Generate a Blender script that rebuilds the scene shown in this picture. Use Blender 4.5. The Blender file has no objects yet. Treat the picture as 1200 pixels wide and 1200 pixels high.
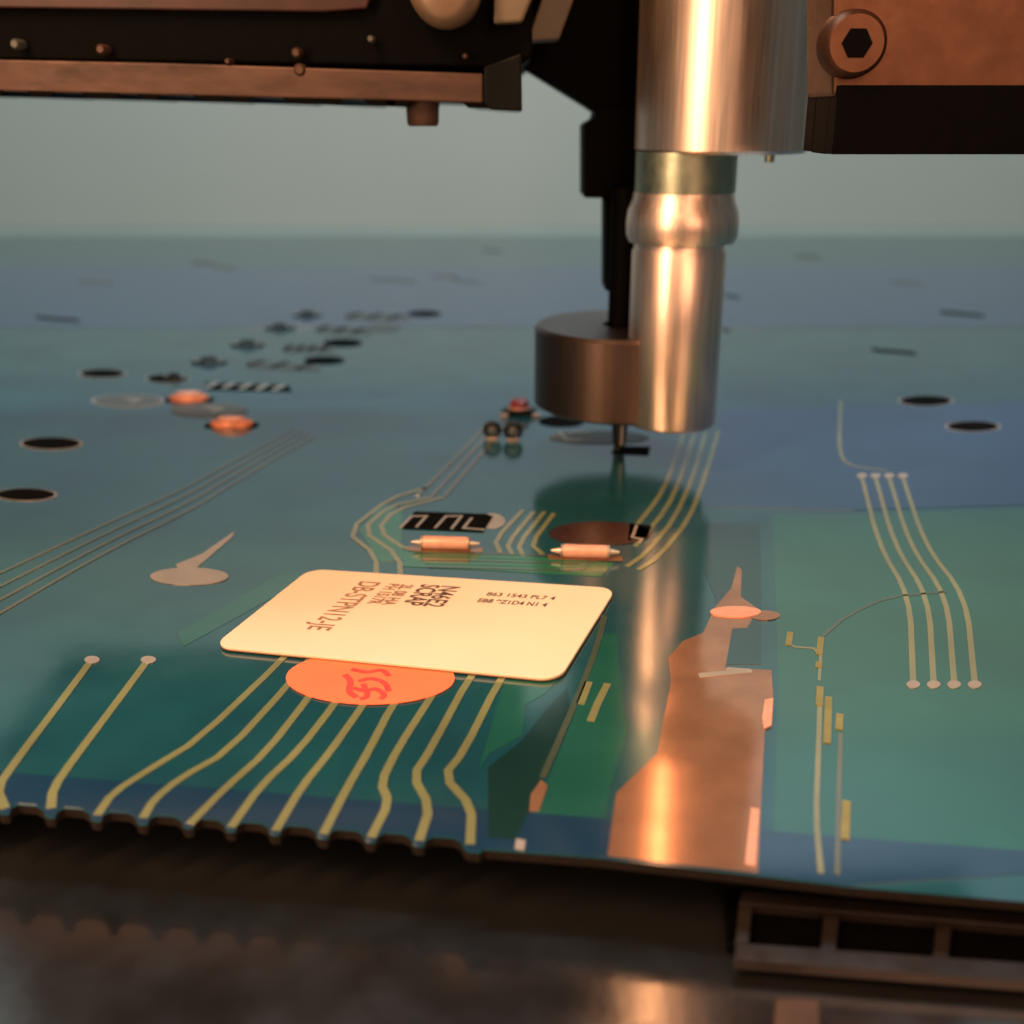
import bpy, bmesh, math, random
from mathutils import Vector, Matrix
random.seed(7)
R = math.radians
scn = bpy.context.scene
col = scn.collection
scn.unit_settings.scale_length = 0.01            # one unit is a centimetre

# ------------------------------------------------------------------ camera, world, lamps, exposure
CH, PITCH, FPX = 4.0, R(20), 1283.0
cam = bpy.data.cameras.new("camera")
cam.sensor_width = 36; cam.lens = 36*FPX/1200
cam.clip_start = 0.05; cam.clip_end = 500
cam.dof.use_dof = True; cam.dof.focus_distance = 8.7; cam.dof.aperture_fstop = 0.34
camo = bpy.data.objects.new("camera", cam); col.objects.link(camo)
camo.location = (0, 0, CH); camo.rotation_euler = (math.pi/2-PITCH, 0, 0)
scn.camera = camo

w = bpy.data.worlds.new("World"); scn.world = w; w.use_nodes = True
bg = w.node_tree.nodes["Background"]
bg.inputs[0].default_value = (0.40, 0.50, 0.52, 1); bg.inputs[1].default_value = 0.16

def lamp(name, loc, aim, sx, sy, power, colr):
    l = bpy.data.lights.new(name, 'AREA'); l.shape = 'RECTANGLE'; l.size = sx; l.size_y = sy
    l.energy = power; l.color = colr
    o = bpy.data.objects.new(name, l); col.objects.link(o); o.location = loc
    o.rotation_euler = (Vector(aim)-Vector(loc)).to_track_quat('-Z', 'Y').to_euler()
    return o, l
def spot(name, loc, aim, power, colr, size, blend, rad):
    l = bpy.data.lights.new(name, 'SPOT'); l.energy = power; l.color = colr
    l.spot_size = R(size); l.spot_blend = blend; l.shadow_soft_size = rad
    o = bpy.data.objects.new(name, l); col.objects.link(o); o.location = loc
    o.rotation_euler = (Vector(aim)-Vector(loc)).to_track_quat('-Z', 'Y').to_euler()
    return o
spot("work_lamp", (4.4, 3.0, 8.6), (1.9, 8.4, 0.0), 1350, (1.0, 0.62, 0.22), 38, 1.0, 0.8)
lamp("strip_lamp", (-9.0, -0.5, 5.0), (1.8, 12.4, 5.0), 2.4, 7.0, 1050, (1.0, 0.58, 0.33))
lamp("reflection_fill", (-9.0, -0.5, 17.5), (2.0, 12.4, 6.0), 1.6, 14.0, 6300, (1.0, 0.545, 0.28))  # added strip out of view, to brighten the tube's reflection in the board
lamp("warm_fill", (6.5, -5.5, 12.0), (1.6, 12.4, 5.0), 9.0, 18.0, 2600, (1.0, 0.50, 0.28))  # added warm fill behind the camera, gives the metal its copper sheen
lamp("wall_lamp", (0, 25, 46), (0, 47, 6), 50, 8, 27500, (0.86, 0.97, 1.0))

scn.view_settings.view_transform = 'Standard'
scn.view_settings.look = 'None'
scn.view_settings.exposure = 0.0
scn.view_settings.gamma = 1.0

# ------------------------------------------------------------------ where a spot of the bench lies (plan drawing measured on the photograph)
RT, FW, UP = Vector((1,0,0)), Vector((0,math.cos(PITCH),-math.sin(PITCH))), Vector((0,math.sin(PITCH),math.cos(PITCH)))
def ray(x, y): return FW + RT*((x-600)/FPX) + UP*((600-y)/FPX)
def G(x, y, z=0.0):
    d = ray(x, y); t = (z-CH)/d.z
    return Vector((0,0,CH)) + d*t
def W(x, y, Y):
    d = ray(x, y); return Vector((0,0,CH)) + d*(Y/d.y)

# ------------------------------------------------------------------ materials
def mat(name, base, rough=0.5, metal=0.0, ior=1.5, var=0.12, scale=6.0, bump=0.0, bscale=40.0, rvar=0.0, coat=0.0, stretch=(1,1,1), tint=None):
    m = bpy.data.materials.new(name); m.use_nodes = True
    nt = m.node_tree; n = nt.nodes; L = nt.links
    b = n["Principled BSDF"]
    b.inputs["Roughness"].default_value = rough; b.inputs["Metallic"].default_value = metal
    b.inputs["IOR"].default_value = ior; b.inputs["Coat Weight"].default_value = coat
    tc = n.new("ShaderNodeTexCoord"); mp = n.new("ShaderNodeMapping"); mp.inputs["Scale"].default_value = stretch
    L.new(tc.outputs["Object"], mp.inputs[0])
    no = n.new("ShaderNodeTexNoise"); no.inputs["Scale"].default_value = scale; no.inputs["Detail"].default_value = 5
    L.new(mp.outputs[0], no.inputs["Vector"])
    rp = n.new("ShaderNodeValToRGB"); rp.color_ramp.elements[0].position = 0.3; rp.color_ramp.elements[1].position = 0.7
    t2 = tint or base
    rp.color_ramp.elements[0].color = (*[c*(1-var) for c in base], 1)
    rp.color_ramp.elements[1].color = (*[min(1,c*(1+var)) for c in t2], 1)
    L.new(no.outputs[0], rp.inputs[0]); L.new(rp.outputs[0], b.inputs["Base Color"])
    if rvar:
        n2 = n.new("ShaderNodeTexNoise"); n2.inputs["Scale"].default_value = scale*2.3; n2.inputs["Detail"].default_value = 6
        L.new(mp.outputs[0], n2.inputs["Vector"])
        mr = n.new("ShaderNodeMapRange"); mr.inputs[1].default_value = 0.3; mr.inputs[2].default_value = 0.75
        mr.inputs[3].default_value = rough; mr.inputs[4].default_value = rough+rvar
        L.new(n2.outputs[0], mr.inputs[0]); L.new(mr.outputs[0], b.inputs["Roughness"])
    if bump:
        n3 = n.new("ShaderNodeTexNoise"); n3.inputs["Scale"].default_value = bscale; n3.inputs["Detail"].default_value = 3
        L.new(mp.outputs[0], n3.inputs["Vector"])
        bp = n.new("ShaderNodeBump"); bp.inputs["Strength"].default_value = bump; bp.inputs["Distance"].default_value = 0.05
        L.new(n3.outputs[0], bp.inputs["Height"]); L.new(bp.outputs[0], b.inputs["Normal"])
    return m
MASKIOR = 2.2
def maskmat(name, base, tint=None, var=0.12):
    return mat(name, base, 0.10, 0, MASKIOR, var, 0.9, 0.012, 2.2, 0.06, tint=tint)
M = {}
M['mask']   = maskmat('solder_mask', (0.007, 0.052, 0.074), var=0.15, tint=(0.008, 0.062, 0.072))
M['pour']   = maskmat('mask_over_copper', (0.010, 0.082, 0.062), var=0.15)
M['deep']   = maskmat('mask_dark_reflection', (0.006, 0.030, 0.028))  # dark reflections put into the mask colour
M['green']  = maskmat('mask_bright_green', (0.018, 0.125, 0.065))
M['blue']   = maskmat('blue_edge_strip', (0.007, 0.034, 0.072))
M['bluep']  = maskmat('mask_blue_reflection', (0.009, 0.044, 0.105))  # bluish reflected light put into the mask colour
M['trace']  = maskmat('masked_trace', (0.165, 0.180, 0.082), var=0.22)
M['tracef'] = maskmat('masked_trace_pale', (0.050, 0.072, 0.050), var=0.2)
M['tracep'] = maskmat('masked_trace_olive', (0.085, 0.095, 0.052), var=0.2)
M['gold']   = mat('gold_plating', (0.34, 0.30, 0.11), 0.4, 0.6, var=0.1)
M['silk']   = mat('silkscreen', (0.62, 0.62, 0.55), 0.45, var=0.1)
M['greysilk'] = mat('grey_tinned_pad', (0.30, 0.28, 0.25), 0.3, 0.2, 1.7, var=0.1, scale=4)
M['carbon'] = mat('carbon_ink', (0.004, 0.004, 0.004), 0.8, ior=1.08, var=0.25, scale=20)
M['greypad']= mat('tinned_pad', (0.07, 0.075, 0.068), 0.5, 0.2, var=0.2, scale=12)
M['carbong']= mat('glossy_carbon_ink', (0.035, 0.012, 0.008), 0.22, ior=1.7, var=0.3, scale=12)  # carbon ink with the tube's reddish reflection put into its base colour
M['bare']   = mat('bare_copper', (0.40, 0.215, 0.13), 0.10, 0.62, 1.6, var=0.16, scale=3, bump=0.012, bscale=2.2)
M['orangec']= mat('orange_copper_body', (0.50, 0.17, 0.085), 0.4, 0.2, var=0.3, scale=9)
M['tin']    = mat('solder_tin', (0.46, 0.41, 0.36), 0.42, 0.75, var=0.1, scale=9)
M['laminate']=mat('laminate_edge', (0.012, 0.009, 0.007), 0.85, ior=1.2, var=0.2, scale=20)
M['paper']  = mat('label_paper', (0.74, 0.60, 0.43), 0.55, var=0.025, scale=1.2, bump=0.01, bscale=30)
M['backing']= mat('label_edge', (0.30, 0.16, 0.08), 0.7)
M['ink']    = mat('label_ink', (0.10, 0.045, 0.03), 0.6, var=0.35, scale=24)
M['inklight']= mat('label_ink_faded', (0.30, 0.16, 0.09), 0.6, var=0.35, scale=24)
M['dot']    = mat('orange_sticker', (0.84, 0.17, 0.06), 0.45, var=0.06, scale=2, bump=0.01)
M['dotedge']= mat('orange_sticker_edge', (0.35, 0.05, 0.02), 0.6)
M['dotprint']=mat('orange_sticker_print', (0.55, 0.045, 0.03), 0.5, var=0.3, scale=14)
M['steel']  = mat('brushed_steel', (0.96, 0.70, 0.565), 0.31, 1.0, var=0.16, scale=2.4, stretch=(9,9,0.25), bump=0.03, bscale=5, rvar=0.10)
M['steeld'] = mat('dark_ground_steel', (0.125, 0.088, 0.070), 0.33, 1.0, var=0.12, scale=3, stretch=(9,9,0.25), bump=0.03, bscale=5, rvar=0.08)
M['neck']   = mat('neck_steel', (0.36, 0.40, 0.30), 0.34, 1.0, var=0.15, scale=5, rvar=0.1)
M['black']  = mat('black_anodised', (0.0009, 0.0008, 0.0008), 0.6, ior=1.12, var=0.3, scale=8)
M['blackg'] = mat('black_green_plastic', (0.0018, 0.0026, 0.0024), 0.5, ior=1.2, var=0.3, scale=8)
M['plate']  = mat('brown_plate', (0.062, 0.032, 0.022), 0.5, 0.4, var=0.35, scale=2.2, rvar=0.15, bump=0.03, bscale=10, stretch=(1,1,3))
M['rust']   = mat('red_brown_rail', (0.030, 0.008, 0.006), 0.45, 0.3, var=0.3, scale=4)
M['beige']  = mat('beige_housing', (0.11, 0.088, 0.058), 0.45, var=0.12, scale=4)
M['tan']    = mat('tan_cap', (0.17, 0.115, 0.075), 0.4, 0.2, var=0.15, scale=3)
M['copperm']= mat('copper_metal', (0.105, 0.050, 0.030), 0.42, 0.9, var=0.15, scale=4, rvar=0.1)
M['compo']  = mat('copper_pink_body', (0.60, 0.31, 0.225), 0.4, 0.1, var=0.1, scale=14)
M['red']    = mat('dark_red_cap', (0.20, 0.02, 0.015), 0.3, var=0.2, scale=14)
M['comp']   = mat('black_component', (0.006, 0.008, 0.007), 0.25, ior=1.35, var=0.3, scale=20)
M['bed']    = mat('machine_bed', (0.010, 0.0095, 0.0095), 0.11, 0, 2.7, var=0.3, scale=1.2, rvar=0.08, bump=0.02, bscale=6)
M['rail']   = mat('rail_brown', (0.020, 0.015, 0.013), 0.25, 0.2, 1.6, var=0.25, scale=2, rvar=0.12, bump=0.02)
M['floor']  = mat('floor_grey', (0.20, 0.24, 0.22), 0.5, var=0.06, scale=0.2)
M['wall']   = mat('wall_grey_teal', (0.34, 0.40, 0.385), 0.6, var=0.035, scale=0.12)
M['wallb']  = mat('wall_blue', (0.27, 0.34, 0.42), 0.6, var=0.05, scale=0.12)

# ------------------------------------------------------------------ mesh helpers
def link(name, bm, m, parent=None, smooth=False, bevel=0.0):
    me = bpy.data.meshes.new(name); bmesh.ops.recalc_face_normals(bm, faces=bm.faces); bm.to_mesh(me); bm.free()
    ms = m if isinstance(m, (list, tuple)) else [m]
    for q in ms: me.materials.append(q)
    if smooth:
        for p in me.polygons: p.use_smooth = True
        try: me.set_sharp_from_angle(angle=R(38))
        except Exception: pass
    o = bpy.data.objects.new(name, me); col.objects.link(o)
    if bevel:
        b = o.modifiers.new('bevel', 'BEVEL'); b.width = bevel; b.segments = 2; b.limit_method = 'ANGLE'; b.angle_limit = R(40)
    if parent is not None:
        o.parent = parent
        o.matrix_parent_inverse = Matrix.Translation(parent.location).inverted() if parent.type == 'EMPTY' or parent.parent is None else Matrix.Identity(4)
    return o
def tag(o, label, cat, group=None):
    o['label'] = label; o['category'] = cat
    if group: o['group'] = group
    return o
def thing(name, loc, label, cat, group=None):
    o = bpy.data.objects.new(name, None); col.objects.link(o); o.location = loc; o.empty_display_size = 0.2
    return tag(o, label, cat, group)
def sheet(pts, z, t, bm=None):
    """closed outline in plan -> slab of thickness t whose top is at z+t"""
    bm = bm or bmesh.new()
    a = [bm.verts.new((p[0], p[1], z)) for p in pts]; b = [bm.verts.new((p[0], p[1], z+t)) for p in pts]
    n = len(pts)
    bm.faces.new(list(reversed(a))); bm.faces.new(b)
    for i in range(n): bm.faces.new((a[i], a[(i+1)%n], b[(i+1)%n], b[i]))
    return bm
def chaikin(p, k=2):
    for _ in range(k):
        q = [p[0]]
        for a, b in zip(p, p[1:]): q += [a.lerp(b, .22), a.lerp(b, .78)]
        q.append(p[-1]); p = q
    return p
def ribbon(pts, wd, z, t, bm=None):
    bm = bm or bmesh.new(); n = len(pts); Lf, Rt = [], []
    for i, p in enumerate(pts):
        d0 = (pts[i]-pts[i-1]).to_2d().normalized() if i else None
        d1 = (pts[i+1]-pts[i]).to_2d().normalized() if i < n-1 else None
        d = (d0+d1).normalized() if d0 and d1 else (d0 or d1)
        k = 1.0 if not (d0 and d1) else 1/max(.5, d.dot(d0))
        nrm = Vector((-d.y, d.x))*wd*.5*k
        Lf.append((p.x+nrm.x, p.y+nrm.y)); Rt.append((p.x-nrm.x, p.y-nrm.y))
    def v(q, zz): return bm.verts.new((q[0], q[1], zz))
    a = [v(q, z) for q in Lf]; b = [v(q, z) for q in Rt]; c = [v(q, z+t) for q in Lf]; e = [v(q, z+t) for q in Rt]
    for i in range(n-1):
        bm.faces.new((c[i], c[i+1], e[i+1], e[i])); bm.faces.new((a[i], a[i+1], c[i+1], c[i])); bm.faces.new((b[i], e[i], e[i+1], b[i+1]))
        bm.faces.new((a[i], b[i], b[i+1], a[i+1]))
    bm.faces.new((a[0], c[0], e[0], b[0])); bm.faces.new((a[-1], b[-1], e[-1], c[-1]))
    return bm
def box(x0, x1, y0, y1, z0, z1, bm=None):
    return sheet([(x0,y0),(x1,y0),(x1,y1),(x0,y1)], z0, z1-z0, bm)
def lathe(prof, cx, cy, seg=64, bm=None):
    bm = bm or bmesh.new(); rings = []
    for r, z in prof:
        if r < 1e-5: rings.append([bm.verts.new((cx, cy, z))])
        else: rings.append([bm.verts.new((cx+r*math.cos(2*math.pi*i/seg), cy+r*math.sin(2*math.pi*i/seg), z)) for i in range(seg)])
    for A, B in zip(rings, rings[1:]):
        for i in range(seg):
            j = (i+1)%seg
            if len(A) == 1 and len(B) == 1: continue
            if len(A) == 1: bm.faces.new((A[0], B[i], B[j]))
            elif len(B) == 1: bm.faces.new((A[i], A[j], B[0]))
            else: bm.faces.new((A[i], A[j], B[j], B[i]))
    return bm
def tube_along(p0, p1, prof, seg=24, bm=None, sq=1.0):
    """lathe about the line p0-p1; prof = (fraction, radius); sq squashes vertically"""
    bm = bm or bmesh.new(); p0, p1 = Vector(p0), Vector(p1); d = (p1-p0)
    a = d.normalized(); u = a.cross(Vector((0,0,1)));
    if u.length < 1e-4: u = Vector((1,0,0))
    u.normalize(); v = u.cross(a).normalized(); rings = []
    for f, r in prof:
        c = p0 + d*f
        rings.append([bm.verts.new(c + u*(r*math.cos(2*math.pi*i/seg)) + v*(r*sq*math.sin(2*math.pi*i/seg))) for i in range(seg)])
    for A, B in zip(rings, rings[1:]):
        for i in range(seg):
            j = (i+1)%seg; bm.faces.new((A[i], A[j], B[j], B[i]))
    bm.faces.new(rings[0]); bm.faces.new(rings[-1])
    return bm
def plate_px(poly, Y0, Y1, bm=None):
    """upright plate: its face outline stands in the plane Y0 and it is Y1-Y0 deep"""
    bm = bm or bmesh.new(); P = [W(x, y, Y0) for x, y in poly]; n = len(P)
    a = [bm.verts.new(p) for p in P]; b = [bm.verts.new((p.x, Y1, p.z)) for p in P]
    bm.faces.new(a); bm.faces.new(list(reversed(b)))
    for i in range(n): bm.faces.new((a[i], b[i], b[(i+1)%n], a[(i+1)%n]))
    return bm
def ellipse(cx, cy, rx, ry, n=28):
    return [G(cx+rx*math.cos(2*math.pi*i/n), cy-ry*math.sin(2*math.pi*i/n)) for i in range(n)]
def poly(*p): return [G(x, y) for x, y in p]

# ------------------------------------------------------------------ setting: bed, floor, wall
def struct(name, bm, m, **k):
    o = link(name, bm, m, **k); o['kind'] = 'structure'; return o
struct('machine_bed', box(-40, 40, -12, 30, -1.2, -0.42), M['bed'])
struct('floor', box(-120, 120, 30.002, 49, -1.3, -0.5), M['floor'])
wall = struct('back_wall', box(-120, 120, 48.4, 49.5, -1, 75), M['wall'])
def panel(z0, z1, m, x0=-120, x1=120):
    o = link('wall_panel', box(x0, x1, 48.0, 48.38, z0, z1), m, wall, bevel=0.08); return o
panel(-0.6, 7.6, M['wall']); panel(7.75, 14.5, M['wallb']); panel(14.65, 25.5, M['wall']); panel(25.65, 38, M['wallb']); panel(38.2, 74, M['wall'])

# ------------------------------------------------------------------ the circuit board
board = thing('circuit_board', (0, 9, -0.16), 'large glossy green circuit board with yellow traces and black contact pads', 'circuit board')
# front edge runs from lower left to lower right, scalloped on its left stretch between the trace ends
scal = [221, 270, 322, 378, 434, 490, 550]
def edge_y(x): return 966 + (x-221)*0.077 - 4
front = []
step = 54
xs_end = [221-step*5, 221-step*4, 221-step*3, 221-step*2, 221-step] + scal
for a, b in zip(xs_end, xs_end[1:]):
    for f, dy in ((0.0, 10), (0.10, 9), (0.16, 1), (0.30, -3), (0.70, -3), (0.84, 1), (0.90, 9)):
        x = a+(b-a)*f; front.append((x, edge_y(x)+dy))
front += [(550, edge_y(550)+12), (562, edge_y(562)+12), (566, 996), (700, 1006), (880, 1026), (1000, 1040), (1400, 1074)]
F = [G(x, y) for x, y in front]
F[0:0] = [Vector((-9, F[0].y+.12, 0))]
outline = F + [Vector((14, F[-1].y, 0)), Vector((34, 39, 0)), Vector((-34, 39, 0)), Vector((-12, F[0].y+.3, 0))]
sub = link('board_panel', sheet(outline, -0.06, 0.06), [M['mask'], M['laminate']], board)
for p in sub.data.polygons:
    if abs(p.normal.z) < .5: p.material_index = 1

TZ = 0.006
def part(name, bm, m, parent=board, **k): return link(name, bm, m, parent, **k)
RC = [0]
def region(m, *p, z=0.0006, t=0.0014, name='pour_and_reflection'):
    RC[0] += 1; t += RC[0]*0.0003
    return part(name, sheet(poly(*p), z, t), m)
def trace(pts, wd=0.05, m='trace', k=2, z=0.001, t=TZ, name='trace'):
    return part(name, ribbon(chaikin([G(x, y) for x, y in pts], k), wd, z, t), M[m])

# pours, a bluer edge strip and mask patches with reflections put into the colour
region(M['pour'], (372,672), (215,758), (207,742), (330,672))
region(M['pour'], (592,796), (655,796), (640,812), (616,826), (612,862), (572,884), (560,905))
region(M['pour'], (700,745), (722,742), (735,860), (716,920), (700,1002), (612,988), (640,918), (672,840))
region(M['pour'], (905,604), (1000,603), (1262,596), (1330,1000), (985,1028), (905,1020), (912,800))
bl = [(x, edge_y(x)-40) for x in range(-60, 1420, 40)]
region(M['blue'], *bl, *[(x, y-2.0) for x, y in reversed(front[:-1]) if x > -55], name='edge_strip')  # bluer strip along the front edge of the board
region(M['bluep'], (846,480), (960,478), (1240,470), (1260,590), (1000,598), (824,594), (834,540), name='blue_reflection')  # blue reflection painted as a patch at the right
region(M['bluep'], (-300,384), (1500,384), (1380,312), (-180,312), name='blue_reflection')  # bluish reflection on the far board, painted as a band
region(M['deep'], (829,612), (890,614), (892,662), (892,779), (850,779), (838,700), (826,672))  # dark reflection painted as a patch behind the copper
region(M['deep'], (640,832), (665,806), (668,835), (640,905), (604,985), (572,982), (572,900), (612,868))  # dark reflection of the machine head, painted in
region(M['green'], (478,640), (590,650), (720,660), (705,676), (560,668), (470,664))
region(M['green'], (448,590), (472,600), (470,640), (480,655), (446,660), (420,622))

# trace bundle running under the label to the scalloped edge
BT = [
 [(400,700),(329.5,775),(231.5,868),(182,898),(132,930),(114,956)],
 [(418,706),(340,801),(266,882),(212,912),(180,938),(168,959)],
 [(442,706),(361,819),(312,882),(263,925),(223,966)],
 [(470,712),(392,826),(350,880),(305,922),(271,970)],
 [(500,716),(424,829),(386,883),(354,922),(323,974)],
 [(532,722),(459,828),(430,884),(406,925),(379,978)],
 [(566,726),(504,819),(466,878),(446,918),(456,941),(435,982)],
 [(600,730),(550,794),(504,880),(484,910),(504,946),(491,986)],
 [(630,732),(585,798),(543,882),(520,910),(553,946),(551,990)],
]
for p in BT: trace(p, 0.056, k=1)
for i in range(2):                                                            # the bundle goes on to the left, each trace from a via
    d = i*66
    trace([(172-d,776),(126-d,838),(88-d,888),(62-d,925),(60-d*.82,948)], 0.058, k=1)
    part('via_pad', sheet(ellipse(174-d, 774, 9, 4.2, 20), 0.0036, 0.006), M['greysilk'])
# chevron traces behind the label
trace([(500,572),(457,584),(406,624),(441,651),(441,690)], 0.050, 'trace', 1)
trace([(504,583),(455,594),(424,622),(468,652),(470,690)], 0.050, 'trace', 1)
trace([(520,583),(462,598),(442,622),(480,647),(560,650)], 0.050, 'trace', 1)
for a, b in (((489,581),(548,523)), ((504.5,583),(558,525)), ((520,583),(570,525))):
    trace([a, b, (b[0]+22, b[1]-26)], 0.05, 'tracep')
# four parallel traces between the two contact pads
for i, (a, b, c) in enumerate((((613,598),(580,633),(586,648)), ((625.5,600),(594,638),(600,650)), ((638,600),(607,639),(613,652)), ((649,602),(622,638),(636,650)))):
    trace([a, b, c], 0.050, k=1)
# horizontal green lines
for i in range(5):
    y = 648+i*4.2
    trace([(486+i*4, y), (580, y+2), (690-i*4, y+5), (710-i*6, y+2)], 0.03, 'green' if i%2 else 'tracef', z=0.0032)
# four traces curving down on the right of the nozzle
for i, p in enumerate(([(842,505),(826,560),(807.5,609),(771,654),(748,668)], [(827,507),(812,560),(790,609),(757,649),(735,664)],
          [(814,508),(798,560),(781,597),(745,640)], [(801,508),(784,560),(769,588),(736,628)])):
    trace(p, 0.052, k=1)
# far left bundle fading away
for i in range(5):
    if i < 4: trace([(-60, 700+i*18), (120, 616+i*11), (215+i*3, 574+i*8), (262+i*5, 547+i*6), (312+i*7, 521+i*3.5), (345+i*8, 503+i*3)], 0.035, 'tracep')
# right side traces
trace([(985,470),(983,528),(992,546),(1040,552)], 0.04, 'trace')
trace([(925,742),(923,758),(962,761),(960,798)], 0.022, 'trace', 1)
trace([(962,748),(992,722),(1040,700),(1110,694)], 0.03, 'tracef', 1)
trace([(961,812),(959,880),(956,960),(962,1024)], 0.034, 'trace', 1)
trace([(985,860),(983,930),(981,1026)], 0.03, 'tracep', 1)
for p in ([(962,748),(960,768)], [(926,742),(924,757)], [(961,806),(960,828)], [(971,818),(969,872)], [(984,838),(983,856)], [(960,777),(959,783)],
          [(992,940),(990,985)]):
    trace(p, 0.05, 'gold', 0, t=0.012, name='gold_pad')
for i in range(4):
    trace([(1010+i*16,560),(1030+i*18,640),(1066+i*22,700),(1070+i*24,800)], 0.045, 'trace')
    part('via_pad', sheet(ellipse(1070+i*24, 803, 8, 4.5, 20), 0.0036, 0.006), M['greysilk'])
    part('via_pad', sheet(ellipse(1010+i*16, 558, 6, 2.8, 20), 0.0036, 0.006), M['greysilk'])
for i in range(0): trace([(1075+i*20,880),(1085+i*22,960),(1090+i*24,1040)], 0.06, 'trace')
# the pale diagonal silkscreen stroke to the right of the label
trace([(708,722),(699,760),(676,820),(636,912)], 0.045, 'tracef', 1, z=0.0035)
trace([(712,802),(700,826),(692,846)], 0.055, 'trace', 0, z=0.0035)
trace([(690,800),(680,826)], 0.06, 'trace', 0, z=0.0035)
part('copper_pad', sheet(poly((634,915),(642,922),(632,950),(620,952),(622,932)), 0.0035, 0.006), M['bare'])
part('silkscreen_mark', sheet(poly((605,984),(616,986),(614,998),(603,996)), 0.0045, 0.004), M['greysilk'])

# grey via with a tapering tail, left; copper via, spike and bare copper area with the tube's reflection painted in, right
def teardrop(cx, cy, rx, ry, tail, m):
    bm = sheet(ellipse(cx, cy, rx, ry), 0.001, 0.008)
    o = part('via_pad', bm, m)
    part('via_tail', sheet(poly(*tail), 0.0012, 0.0055), m)
    return o
teardrop(222, 676, 46, 10, ((206,662),(236,650),(275,623),(272,630),(228,668),(210,672)), M['greysilk'])
region(M['bare'], (864,664), (869,668), (868,700), (888,714), (876,736), (858,737), (850,783), (904,786), (906,815), (896,862), (892,940), (888,1024), (712,1004), (722,930), (770,884), (786,800), (783,772), (800,752), (824,742), (838,712), (857,690), name='copper_and_reflection')  # copper above; the lower end is shaped as the tube's reflection
part('via_pad', sheet(ellipse(862, 718.5, 30, 6.5), 0.004, 0.012), M['compo'])
part('via_pad', sheet(ellipse(896, 722, 18, 5.5), 0.0035, 0.006), M['bare'])
part('pale_bar', sheet(poly((818,790),(850,787),(852,783),(880,785),(882,789),(852,792),(820,795)), 0.0035, 0.006), M['greysilk'])  # pale bar across the copper
part('copper_pad', sheet(poly((896,822),(906,820),(904,852),(895,856),(893,842)), 0.0035, 0.012), M['compo'])
part('copper_pad', sheet(poly((880,948),(890,950),(885,1016),(873,1014)), 0.0035, 0.008), M['compo'])

# black interdigitated contact pads; the meander strokes are its sub-parts
def sub_(name, pts, wd, m, pr, z=0.010):
    o = link(name, ribbon([G(x, y) for x, y in pts], wd, z, 0.005), m, None)
    o.parent = pr; o.matrix_parent_inverse = Matrix.Identity(4)
    return o
def contact(outline, meanders, m, mm, wd):
    p = part('contact_pad', sheet(outline, 0.0035, 0.0055), m)
    if len(outline) > 20 and abs(outline[0].x/outline[0].y) > .29:                                                     # oval pads show a thin tinned rim round the carbon
        cx_ = sum(outline, Vector())/len(outline)
        rim = link('pad_rim', sheet([cx_+(q-cx_)*1.09 for q in outline], 0.0012, 0.0042), M['greysilk'], None); rim.parent = p
    for q in meanders: sub_('meander_line', q, wd, mm, p)
    return p
contact(poly((472,620),(486,600),(570,603),(578,606),(566,624),(520,622)), [[(470,619),(483,606),(500,606),(488,619)],[(510,620),(523,606),(541,606),(529,621)],[(553,608),(543,620),(568,622)]], M['carbon'], M['greysilk'], 0.028)
part('copper_pad', sheet(ellipse(576, 611, 16, 9), 0.002, 0.003), M['greysilk'])
contact(ellipse(703, 626, 60, 14), [], M['carbong'], M['tin'], 0.03)
contact(poly((738,614),(764,617),(758,631),(736,634)), [[(746,617),(741,631),(752,633),(749,638)]], M['carbon'], M['tin'], 0.03)
contact(ellipse(658, 494, 27, 6.5), [], M['carbon'], M['greysilk'], 0.03)
contact(ellipse(702, 513, 58, 7.5), [[(655,507),(664,516),(682,516)],[(664,507),(690,507)]], M['greypad'], M['tin'], 0.03)
contact(poly((721,523),(762,524),(760,534),(716,532)), [], M['carbon'], M['greysilk'], 0.03)
# far group of key contacts
for (cx, cy, rx, ry, m) in ((497,368,20,3.6,'carbon'), (402,402,23,4.6,'carbon'), (380,422.5,24,4.8,'carbon'), (450,384,20,4.4,'greypad'),
                            (245,481,46,8.5,'greypad'), (196,444,24,5,'carbon'), (150,470,40,7,'greypad'), (120,438,26,5,'carbon')):
    contact(ellipse(cx, cy, rx, ry), [[(cx-rx*.1,cy-ry*.35),(cx+rx*.35,cy-ry*.1),(cx+rx*.05,cy+ry*.25)]] if m == 'greypad' and cy > 440 else [], M[m], M['tin'], 0.05)
def strip(x0, y0, x1, y1, n, wd, mm='carbon', m2='tin', base=True):
    outl = poly((x0,y0-3),(x1,y1-4),(x1+4,y1+3),(x0+5,y0+5)) if base else None
    me = []
    for i in range(n):
        f0, f1 = (i+.1)/n, (i+.75)/n
        xa, ya, xb = x0+(x1-x0)*f0, y0+(y1-y0)*f0, x0+(x1-x0)*f1
        me.append([(xa, ya+3), (xb, ya-3)])
    return contact(outl, me, M[mm], M[m2], wd)
strip(240, 452, 338, 456, 5, 0.09)
strip(332, 408, 388, 409, 4, 0.09, 'greypad', 'carbon')
strip(288, 426, 372, 432, 3, 0.10, 'greypad', 'carbon')
strip(370, 385, 432, 389, 3, 0.10, 'greypad', 'carbon')
strip(404, 370, 476, 373, 3, 0.10, 'greypad', 'carbon')
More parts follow.
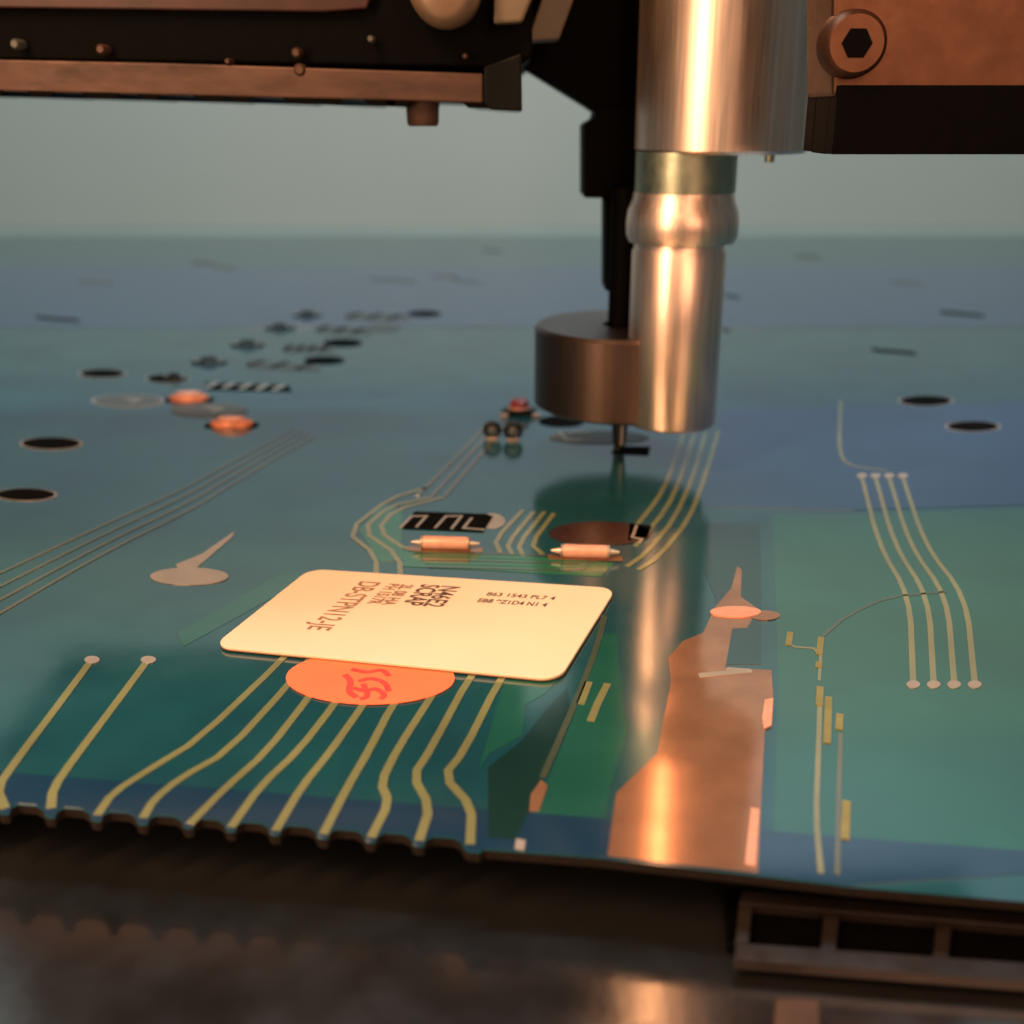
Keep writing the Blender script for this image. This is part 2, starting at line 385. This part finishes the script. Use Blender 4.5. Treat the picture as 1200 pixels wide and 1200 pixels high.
for (x0, y0, x1, y1) in ((223,308,246,308), (246,312,274,315), (505,323,535,325), (530,328,562,332), (430,327,485,330), (563,292,585,294), (846,346,864,349), (850,388,846,386),
                         (90,330,130,332), (40,372,90,376), (1040,330,1080,333), (1100,366,1150,370), (1020,410,1070,414), (930,300,960,301)):
    part('contact_pad', sheet([G(x0,y0-1.6),G(x1,y1-1.6),G(x1+5,y1+1.8),G(x0+5,y0+2.0)] if x1 > x0 else poly((x1-4,y1),(x0+4,y0-2),(x0+6,y0+1)), 0.001, 0.006), M['carbon'] if y0 > 340 else M['greypad'])
for (cx, cy) in ((1085,470),(1140,500)): contact(ellipse(cx, cy, 30, 6), [], M['carbon'], M['tin'], 0.04)
for (cx, cy) in ((60,520),(30,580)): contact(ellipse(cx, cy, 34, 7), [], M['carbon'], M['tin'], 0.04)

# ------------------------------------------------------------------ components soldered on the board
def resistor(cx, cy, half, body_half, r, label):
    a, b = G(cx-half, cy+1, r+.01), G(cx+half, cy+3, r+.01)
    d = b-a; L = d.length
    c = G(cx, cy, 0); c.z = 0.0
    t = thing('cylindrical_resistor', c, label, 'resistor', 'copper-coloured cylindrical resistors')
    f0, f1 = .5-.5*body_half/half, .5+.5*body_half/half
    part('body', tube_along(a, b, ((f0, r*.93), (f0+.02, r), (f1-.02, r), (f1, r*.93))), M['compo'], t, smooth=True)
    for s0, s1 in ((f0-.035, f0), (f1, f1+.035)):
        part('end_cap', tube_along(a, b, ((s0, r*.9), (s0+.01, r*1.03), (s1-.01, r*1.03), (s1, r*.9))), M['tin'], t, smooth=True)
    for s0, s1 in ((0.0, f0-.035), (f1+.035, 1.0)):
        aa, bb = (s0, r*.18), (s1, r*.55)
        if s0 > .5: aa, bb = (s0, r*.55), (s1, r*.18)
        part('solder_lead', tube_along(a, b, (aa, bb), 14), M['tin'], t, smooth=True)
    m = r
    part('solder_pad', sheet([(a.x-.03, a.y-m), (b.x+.03, b.y-m), (b.x+.03, b.y+m*.9), (a.x-.03, a.y+m*.9)], 0.0095, 0.003), M['bare'], t)
    return t
resistor(522, 634, 40, 26, 0.065, 'pink copper resistor below the black meander pad, left of the trace bundle')
resistor(686, 644, 40, 26, 0.065, 'pink copper resistor under the reddish oval pad, nearer the nozzle')

def ovalcomp(cx, cy, rx, hgt, m, name, label, cat, group, bump=True):
    c = G(cx, cy); s = (G(cx+rx, cy)-G(cx-rx, cy)).length/2
    t = thing(name, (c.x, c.y, 0), label, cat, group)
    dep = .55
    bm = lathe([(0, .004), (s, .004), (s*1.0, hgt*.5), (s*.9, hgt*.8), (s*.5, hgt), (0, hgt)], 0, 0, 28)
    for v in bm.verts: v.co.y *= dep; v.co += Vector((c.x, c.y, 0))
    part('body', bm, m, t, smooth=True)
    if bump:
        bm = lathe([(s*.42, hgt*.93), (s*.40, hgt*1.7), (s*.28, hgt*2.1), (0, hgt*2.2)], 0, 0, 20)
        for v in bm.verts: v.co.y *= .8; v.co += Vector((c.x, c.y, 0))
        part('dome', bm, M['comp'], t, smooth=True)
        for sx in (-1, 1):
            q = Vector((c.x+sx*s*.68, c.y-.02, 0))
            bm = lathe([(0, hgt*.6), (s*.15, hgt*.6), (s*.13, hgt*1.05), (0, hgt*1.1)], q.x, q.y, 12)
            part('solder_dot', bm, M['tin'], t, smooth=True)
    return t
g = 'small dark domed components in a row at the left'
ovalcomp(245, 425, 21, .05, M['comp'], 'domed_component', 'nearest and largest dark domed component of the row at left', 'component', g)
ovalcomp(290, 405, 20, .05, M['comp'], 'domed_component', 'second dark domed component from the front of the left row', 'component', g)
ovalcomp(328, 385, 18, .05, M['comp'], 'domed_component', 'third dark domed component from the front of the left row', 'component', g)
ovalcomp(360, 370, 17, .05, M['comp'], 'domed_component', 'farthest and smallest dark domed component of the left row', 'component', g)
ovalcomp(205, 444, 15, .05, M['comp'], 'domed_component', 'dark domed component close above the orange oval components', 'component', g)
g = 'orange lit oval components at the left'
def orange(cx, cy, rx, label):
    t = ovalcomp(cx, cy, rx, .10, M['orangec'], 'oval_component', label, 'component', g, False)
    c = t.location; s = (G(cx+rx, cy)-G(cx-rx, cy)).length/2
    bm = lathe([(0, .101), (s*.62, .101), (s*.58, .125), (0, .13)], 0, 0, 24)
    for v in bm.verts: v.co.y *= .5; v.co += Vector((c.x, c.y, 0))
    part('cap', bm, M['compo'], t, smooth=True)
    part('solder_pad', sheet([(c.x-s*1.25, c.y-s*.35), (c.x+s*1.2, c.y-s*.35), (c.x+s*1.2, c.y+s*.4), (c.x-s*1.25, c.y+s*.4)], 0.0095, 0.003), M['carbon'], t)
orange(272, 499, 25, 'orange oval component in front of the grey round pad')
orange(222, 469, 23, 'orange oval component behind the grey round pad')

def ring(cx, cy, rpx, label):
    base = G(cx, cy+rpx*.95); r = rpx/93.0*.78
    t = thing('ring_component', (base.x, base.y, 0), label, 'component', 'black ring-shaped components standing in front of the steel nozzle')
    bm = bmesh.new(); S, s = 30, 12; mr = r*.36; c = Vector((base.x, base.y, r+mr))
    rings = []
    for i in range(S):
        a = 2*math.pi*i/S; rings.append([])
        for j in range(s):
            b = 2*math.pi*j/s; q = r+mr*math.cos(b)
            rings[-1].append(bm.verts.new(c+Vector((q*math.cos(a), mr*1.2*math.sin(b), q*math.sin(a)))))
    for i in range(S):
        for j in range(s): bm.faces.new((rings[i][j], rings[(i+1)%S][j], rings[(i+1)%S][(j+1)%s], rings[i][(j+1)%s]))
    part('ring', bm, M['comp'], t, smooth=True)
    part('core', tube_along(c+Vector((0,-.04,0)), c+Vector((0,.05,0)), ((0,r*.35),(.1,r*.5),(1,r*.62)), 18), M['greypad'], t, smooth=True)
    part('solder_foot', box(c.x-r*.8, c.x+r*.8, c.y-.05, c.y+.05, .004, .03), M['tin'], t, bevel=.008)
ring(577, 504, 11, 'left of two black rings, with a white glint at its side')
ring(601, 505, 11.5, 'right of two black rings, nearer the steel nozzle')

c = G(607, 486)
t = thing('switch', (c.x, c.y, 0), 'small switch with dark red cap on a black base beside the steel disc', 'switch')
part('base', sheet([(c.x-.24+.03*i2, c.y+dy) for i2, dy in ((0,-.1),(16,-.1),(17,.12),(1,.14))], .004, .09), M['comp'], t, bevel=.02)
part('cap', lathe([(.12,.093),(.135,.12),(.13,.19),(.10,.215),(0,.22)], c.x+.02, c.y+.03, 24), M['red'], t, smooth=True)
part('collar', lathe([(0,.0945),(.15,.0945),(.15,.115),(.14,.12)], c.x+.02, c.y+.03, 24), M['compo'], t, smooth=True)
for dx in (-.20, .25): part('terminal', box(c.x+dx-.05, c.x+dx+.06, c.y-.15, c.y-.102, .004, .05), M['tin'], t, bevel=.01)

# ------------------------------------------------------------------ orange sticker, then the white label partly over it
pts = ellipse(434, 796, 99, 31, 48)
cc = sum(pts, Vector())/48
st = thing('orange_sticker', (cc.x, cc.y, .01), 'orange red oval sticker with smudged dark red print, partly under the white label', 'sticker')
part('sticker_sheet', sheet(pts, 0.0074, 0.0045), [M['dot']], st)
strokes = [[(404,792),(412,800),(408,812),(418,819)], [(412,786),(430,790),(448,786),(456,794)], [(420,800),(436,796),(452,802),(456,812)], [(414,808),(428,812),(440,808),(452,816),(446,821)], [(426,803),(432,818),(422,821)]]
pr = part('print', ribbon(chaikin([G(*q) for q in strokes[0]]), .05, .0120, .0008), M['dotprint'], st)
for s_ in strokes[1:]: part('print', ribbon(chaikin([G(*q) for q in s_]), .045, .0120+.0002*strokes.index(s_), .0012), M['dotprint'], st)

LZ = 0.022
A, B, C_, D = G(363,666.5,LZ+.02), G(722,689,LZ+.02), G(655,796.5,LZ+.02), G(249,757,LZ+.02)
def bil(u, v):
    p = (A*(1-u)+B*u)*(1-v) + (D*(1-u)+C_*u)*v
    return Vector((p.x, p.y, 0))
def roundquad(rad=0.055, n=7):
    asp = (B-A).length/(D-A).length; ru, rv = rad, rad*asp
    out = []
    for (cu, cv, a0) in ((1-ru, rv, -90), (1-ru, 1-rv, 0), (ru, 1-rv, 90), (ru, rv, 180)):
        for i in range(n):
            a = R(a0+90*i/(n-1)); out.append(bil(cu+ru*math.cos(a), cv+rv*math.sin(a)))
    return out
lab = thing('paper_label', (bil(.5,.5).x, bil(.5,.5).y, LZ), 'white rounded paper label with dark printed codes lying on the green board', 'label')
def wavysheet(outl, z0, t):
    """finely divided sheet, one corner curling up a little"""
    bm = sheet(outl, z0, t)
    return bm
part('label_backing', sheet(roundquad(.056), LZ-.0075, .007), M['backing'], lab)
part('label_sheet', sheet([p for p in roundquad(.055)], LZ, .02), M['paper'], lab, bevel=.004)
def text(body, u, v, size, along, m, bold=0.0, sx=1.0):
    cu = bpy.data.curves.new('printed_text', 'FONT'); cu.body = body; cu.size = size; cu.offset = bold
    cu.align_x = 'LEFT'; cu.align_y = 'CENTER'
    tmp = bpy.data.objects.new('tmp_text', cu); col.objects.link(tmp)
    dg = bpy.context.evaluated_depsgraph_get(); me = bpy.data.meshes.new_from_object(tmp.evaluated_get(dg))
    bpy.data.objects.remove(tmp); bpy.data.curves.remove(cu)
    ud = (bil(u+.01, v)-bil(u, v)).normalized(); vd = (bil(u, v+.01)-bil(u, v)).normalized(); o0 = bil(u, v)
    xm = max(q.co.x for q in me.vertices)
    ax = (bil(u, v+.5)-bil(u, v-.5)).length if along == 'v' else (bil(u+.5, v)-bil(u-.5, v)).length
    for q in me.vertices:
        x, y = q.co.x/xm*sx*ax, q.co.y               # sx: share of the label side the line takes up
        p = o0 + (vd*x + ud*y if along == 'v' else (ud*x - vd*y))
        q.co = (p.x, p.y, LZ+.0215)
    me.materials.clear(); me.materials.append(m)
    o = bpy.data.objects.new('printed_text', me); col.objects.link(o); o.parent = lab
    o.matrix_parent_inverse = Matrix.Translation(-lab.location)
    return o
text('DB-STPN12-JE', .235, .12, .27, 'v', M['inklight'], .004, .62)
text('BH 1517R', .315, .13, .15, 'v', M['inklight'], .006, .27)
text('2L 08 HA', .36, .13, .15, 'v', M['inklight'], .006, .27)
text('SCRAP', .43, .11, .24, 'v', M['ink'], .006, .27)
text('N46E2', .495, .11, .24, 'v', M['ink'], .005, .27)
text('863 1543 PL7 4', .625, .18, .11, 'u', M['ink'], .002, .215)
text('EB8 9Z1D4 N1 4', .615, .265, .11, 'u', M['ink'], .003, .215)

# ------------------------------------------------------------------ the placement nozzle
NX, NY = 1.345, 13.2
TX, TY = 1.855, 12.42
noz = thing('placement_nozzle', (NX, NY, 0.0), 'steel placement nozzle with wide disc, bright stepped tube and thin dark tip touching the board', 'nozzle')
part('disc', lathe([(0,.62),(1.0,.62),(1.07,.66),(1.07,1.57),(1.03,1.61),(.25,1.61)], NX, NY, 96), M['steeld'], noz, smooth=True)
part('sleeve', lathe([(0,.60),(.49,.60),(.52,.64),(.52,2.56),(.50,2.60),(.50,2.66)], TX, TY, 80), M['steel'], noz, smooth=True)
part('collar', lathe([(.50,2.662),(.58,2.67),(.61,2.74),(.615,2.88),(.60,3.0),(.555,3.12),(.545,3.20)], TX+.02, TY, 80), M['steel'], noz, smooth=True)
part('neck', lathe([(.545,3.202),(.545,3.62)], TX+.03, TY, 80), M['neck'], noz, smooth=True)
part('tube', lathe([(.3,3.60),(.895,3.60),(.93,3.635),(.93,16.0),(0,16.0)], TX+.425, TY+.2, 96), M['steel'], noz, smooth=True)
part('tip', lathe([(.115,.63),(.10,.34),(.075,.10),(.06,.012),(0,.010)], NX, NY, 24), M['comp'], noz, smooth=True)
part('tip_pin', lathe([(.02,.63),(.02,.12),(.0,.11)], NX+.02, NY-.10, 12), M['tin'], noz, smooth=True)
part('stem', lathe([(.17,1.62),(.17,3.2),(.17,3.21)], NX-.02, NY, 32), M['black'], noz, smooth=True)
part('set_screw', lathe([(0,3.50),(.05,3.50),(.055,3.55),(.055,3.60)], TX+.95, TY+.1, 12), M['neck'], noz, smooth=True)

# ------------------------------------------------------------------ black holder of the nozzle
hold = thing('nozzle_holder', (1.1, 13.3, 1.6), 'matt black stepped bracket behind the bright tube, sloping to upper left', 'bracket')
part('slanted_arm', plate_px([(614,-700),(800,-700),(800,131),(697,131),(690,126),(614,79)], 13.45, 14.3), M['black'], hold, bevel=.03)
part('block', plate_px([(684,146),(696,140),(700,122),(790,122),(790,234),(684,232)], 13.42, 14.2), M['black'], hold, bevel=.03)
part('column', plate_px([(709,234.5),(790,234.5),(790,345),(709,341)], 13.40, 13.95), M['black'], hold, bevel=.02)
part('lower_pin', plate_px([(719,346),(760,346),(760,392),(719,392)], 13.4, 13.8), M['black'], hold, bevel=.02)

# ------------------------------------------------------------------ machine head at upper left
hd = thing('machine_head', (-1.8, 10, 4.05), 'dark machine head with brown plate and small knob hanging over the board', 'machine head')
YF = 11.6
part('body', plate_px([(-260,-900),(624,-900),(624,66),(604,80),(-260,66)], YF+.1, 16.2), M['black'], hd, bevel=.03)
part('brown_plate', plate_px([(-260,64),(205,74),(566,86),(566,121),(470,118),(205,112),(-260,101)], YF-.06, 16.0), M['plate'], hd, bevel=.02)
part('corner_block', plate_px([(567,78),(611,62),(612,131),(575,129),(567,122)], YF-.10, 15.4), M['blackg'], hd, bevel=.02)
part('rail', plate_px([(-260,-40),(445,-40),(430,10),(380,14),(-260,6)], YF-.02, YF+.09), M['rust'], hd, bevel=.02)
zb = W(400, 118, YF-.06).z
lugx = [-230,-165,-100,-35,30,95,160,225,262,330,372,425,448,540]
for i, x in enumerate(lugx):
    wdt = (34, 46, 28, 40)[i % 4]
    y = 100.5+(x+260)*.0262
    part('lug', plate_px([(x,y-2),(x+wdt,y-1),(x+wdt-4,y+6.5),(x+9,y+5)], YF-.058, 15.9), M['black'], hd, bevel=.006)
k = W(495, 119, YF+.25); kr = .168
part('knob', lathe([(0, k.z-.235), (kr*.86, k.z-.235), (kr*.96, k.z-.205), (kr, k.z-.06), (kr*1.04, k.z-.04), (kr*1.04, k.z+.03)], k.x, k.y, 40), M['plate'], hd, smooth=True)
p = W(521, -14, YF-.35)
part('motor_cap', tube_along(p+Vector((0,-.2,0)), p+Vector((0,.30,0)), ((0,.22),(.08,.28),(.3,.335),(1,.34)), 48), M['tan'], hd, smooth=True)
part('housing', plate_px([(582,-80),(655,-80),(612,26),(578,28)], YF-.15, YF+.08), M['beige'], hd, bevel=.03)
part('slanted_strip', plate_px([(664,-90),(705,-90),(655,46),(618,48)], 12.3, 12.8), M['beige'], hd, bevel=.02)
for (x, y, r_) in ((348, 62, .05), (352, 82, .06), (435, 46, .035), (268, 72, .03), (545, 66, .03), (120, 58, .05), (20, 52, .05)):
    q = W(x, y, YF-.02)
    part('screw', tube_along(q+Vector((0,-.07,0)), q+Vector((0,.14,0)), ((0,r_*.6),(.15,r_),(1,r_)), 16), M['plate'] if y > 55 else M['greypad'], hd, smooth=True)

# ------------------------------------------------------------------ bracket at upper right
rb = thing('side_bracket', (3.4, 9.2, 3.7), 'black bar with a copper clamp and socket screw, right of the big tube', 'bracket')
YB = 8.9
z0 = W(940, 181, YB).z
a = W(975, 181, YB); e = W(1330, 181, YB)
# the underside carries a long slot: the bar is built round it
xs0, xs1 = a.x+.18, a.x+.80
bm = box(a.x, e.x, YB, YB+.22, z0, z0+.5); box(a.x+.002, a.x+.028, YB+.221, YB+.619, z0+.002, z0+.498, bm); box(a.x, e.x, YB+.62, YB+.9, z0, z0+.5, bm); 
part('bar', bm, M['black'], rb, bevel=.01)
part('bottom_plate', box(a.x+.03, xs0, YB+.222, YB+.618, z0+.004, z0+.3), M['rail'], rb)
part('bottom_plate', box(xs1, e.x, YB+.222, YB+.618, z0+.004, z0+.3), M['rail'], rb)
part('end_cap', box(a.x+.001, xs0-.05, YB+.225, YB+.615, z0-.004, z0+.003), M['black'], rb)
part('slot_roof', box(xs0+.002, xs1-.002, YB+.222, YB+.618, z0+.25, z0+.3), M['black'], rb)
part('clamp', plate_px([(976,-700),(1330,-700),(1330,117),(976,114)], YB+.05, YB+.85), M['copperm'], rb, bevel=.04)
q = W(997, 52, YB+.05)
bm = tube_along(q+Vector((0,-.16,0)), q+Vector((0,.04,0)), ((0,.15),(.0,.20),(.2,.235),(1,.25)), 36)
part('socket_screw', bm, M['copperm'], rb, smooth=True)
part('socket', tube_along(q+Vector((0,-.166,0)), q+Vector((0,-.162,0)), ((0,.115),(1,.115)), 6), M['black'], rb)

# ------------------------------------------------------------------ conveyor rail in front of the board, right
def GZ(x, y, z): return G(x, y, z)
rz = -0.30
rl = thing('conveyor_rail', (GZ(900,1100,rz).x, GZ(900,1100,rz).y, -.42), 'brown conveyor rail with a dark slot in front of the board edge', 'rail')
def slab(pts, z, t, nm, m): return part(nm, sheet([G(x, y, z+t) for x, y in pts], z, t), m, rl, bevel=.008)
slab([(848,1040),(1300,1078),(1300,1104),(1400,1140),(852,1108)], -.418, .06, 'slot_floor', M['black'])
slab([(870,1043),(1302,1080),(1302,1094),(866,1058)], -.355, .07, 'rail_strip', M['rail'])
slab([(862,1104),(1320,1136),(1330,1160),(860,1124)], -.355, .07, 'rail_strip', M['rail'])
slab([(866,1059),(882,1060),(878,1103),(862,1103)], -.355, .068, 'rail_strip', M['rail'])
slab([(966,1068),(984,1069),(980,1112),(962,1111)], -.355, .068, 'rail_strip', M['rail'])
slab([(1098,1078),(1116,1079),(1112,1120),(1094,1119)], -.355, .068, 'rail_strip', M['rail'])
blk = part('copper_block', sheet([G(x, y, -.3) for x, y in ((908,1168),(962,1171),(962,1215),(905,1212))], -.418, .118), M['copperm'], None, bevel=.01)
tag(blk, 'small copper coloured block on the dark bed at lower right', 'block')
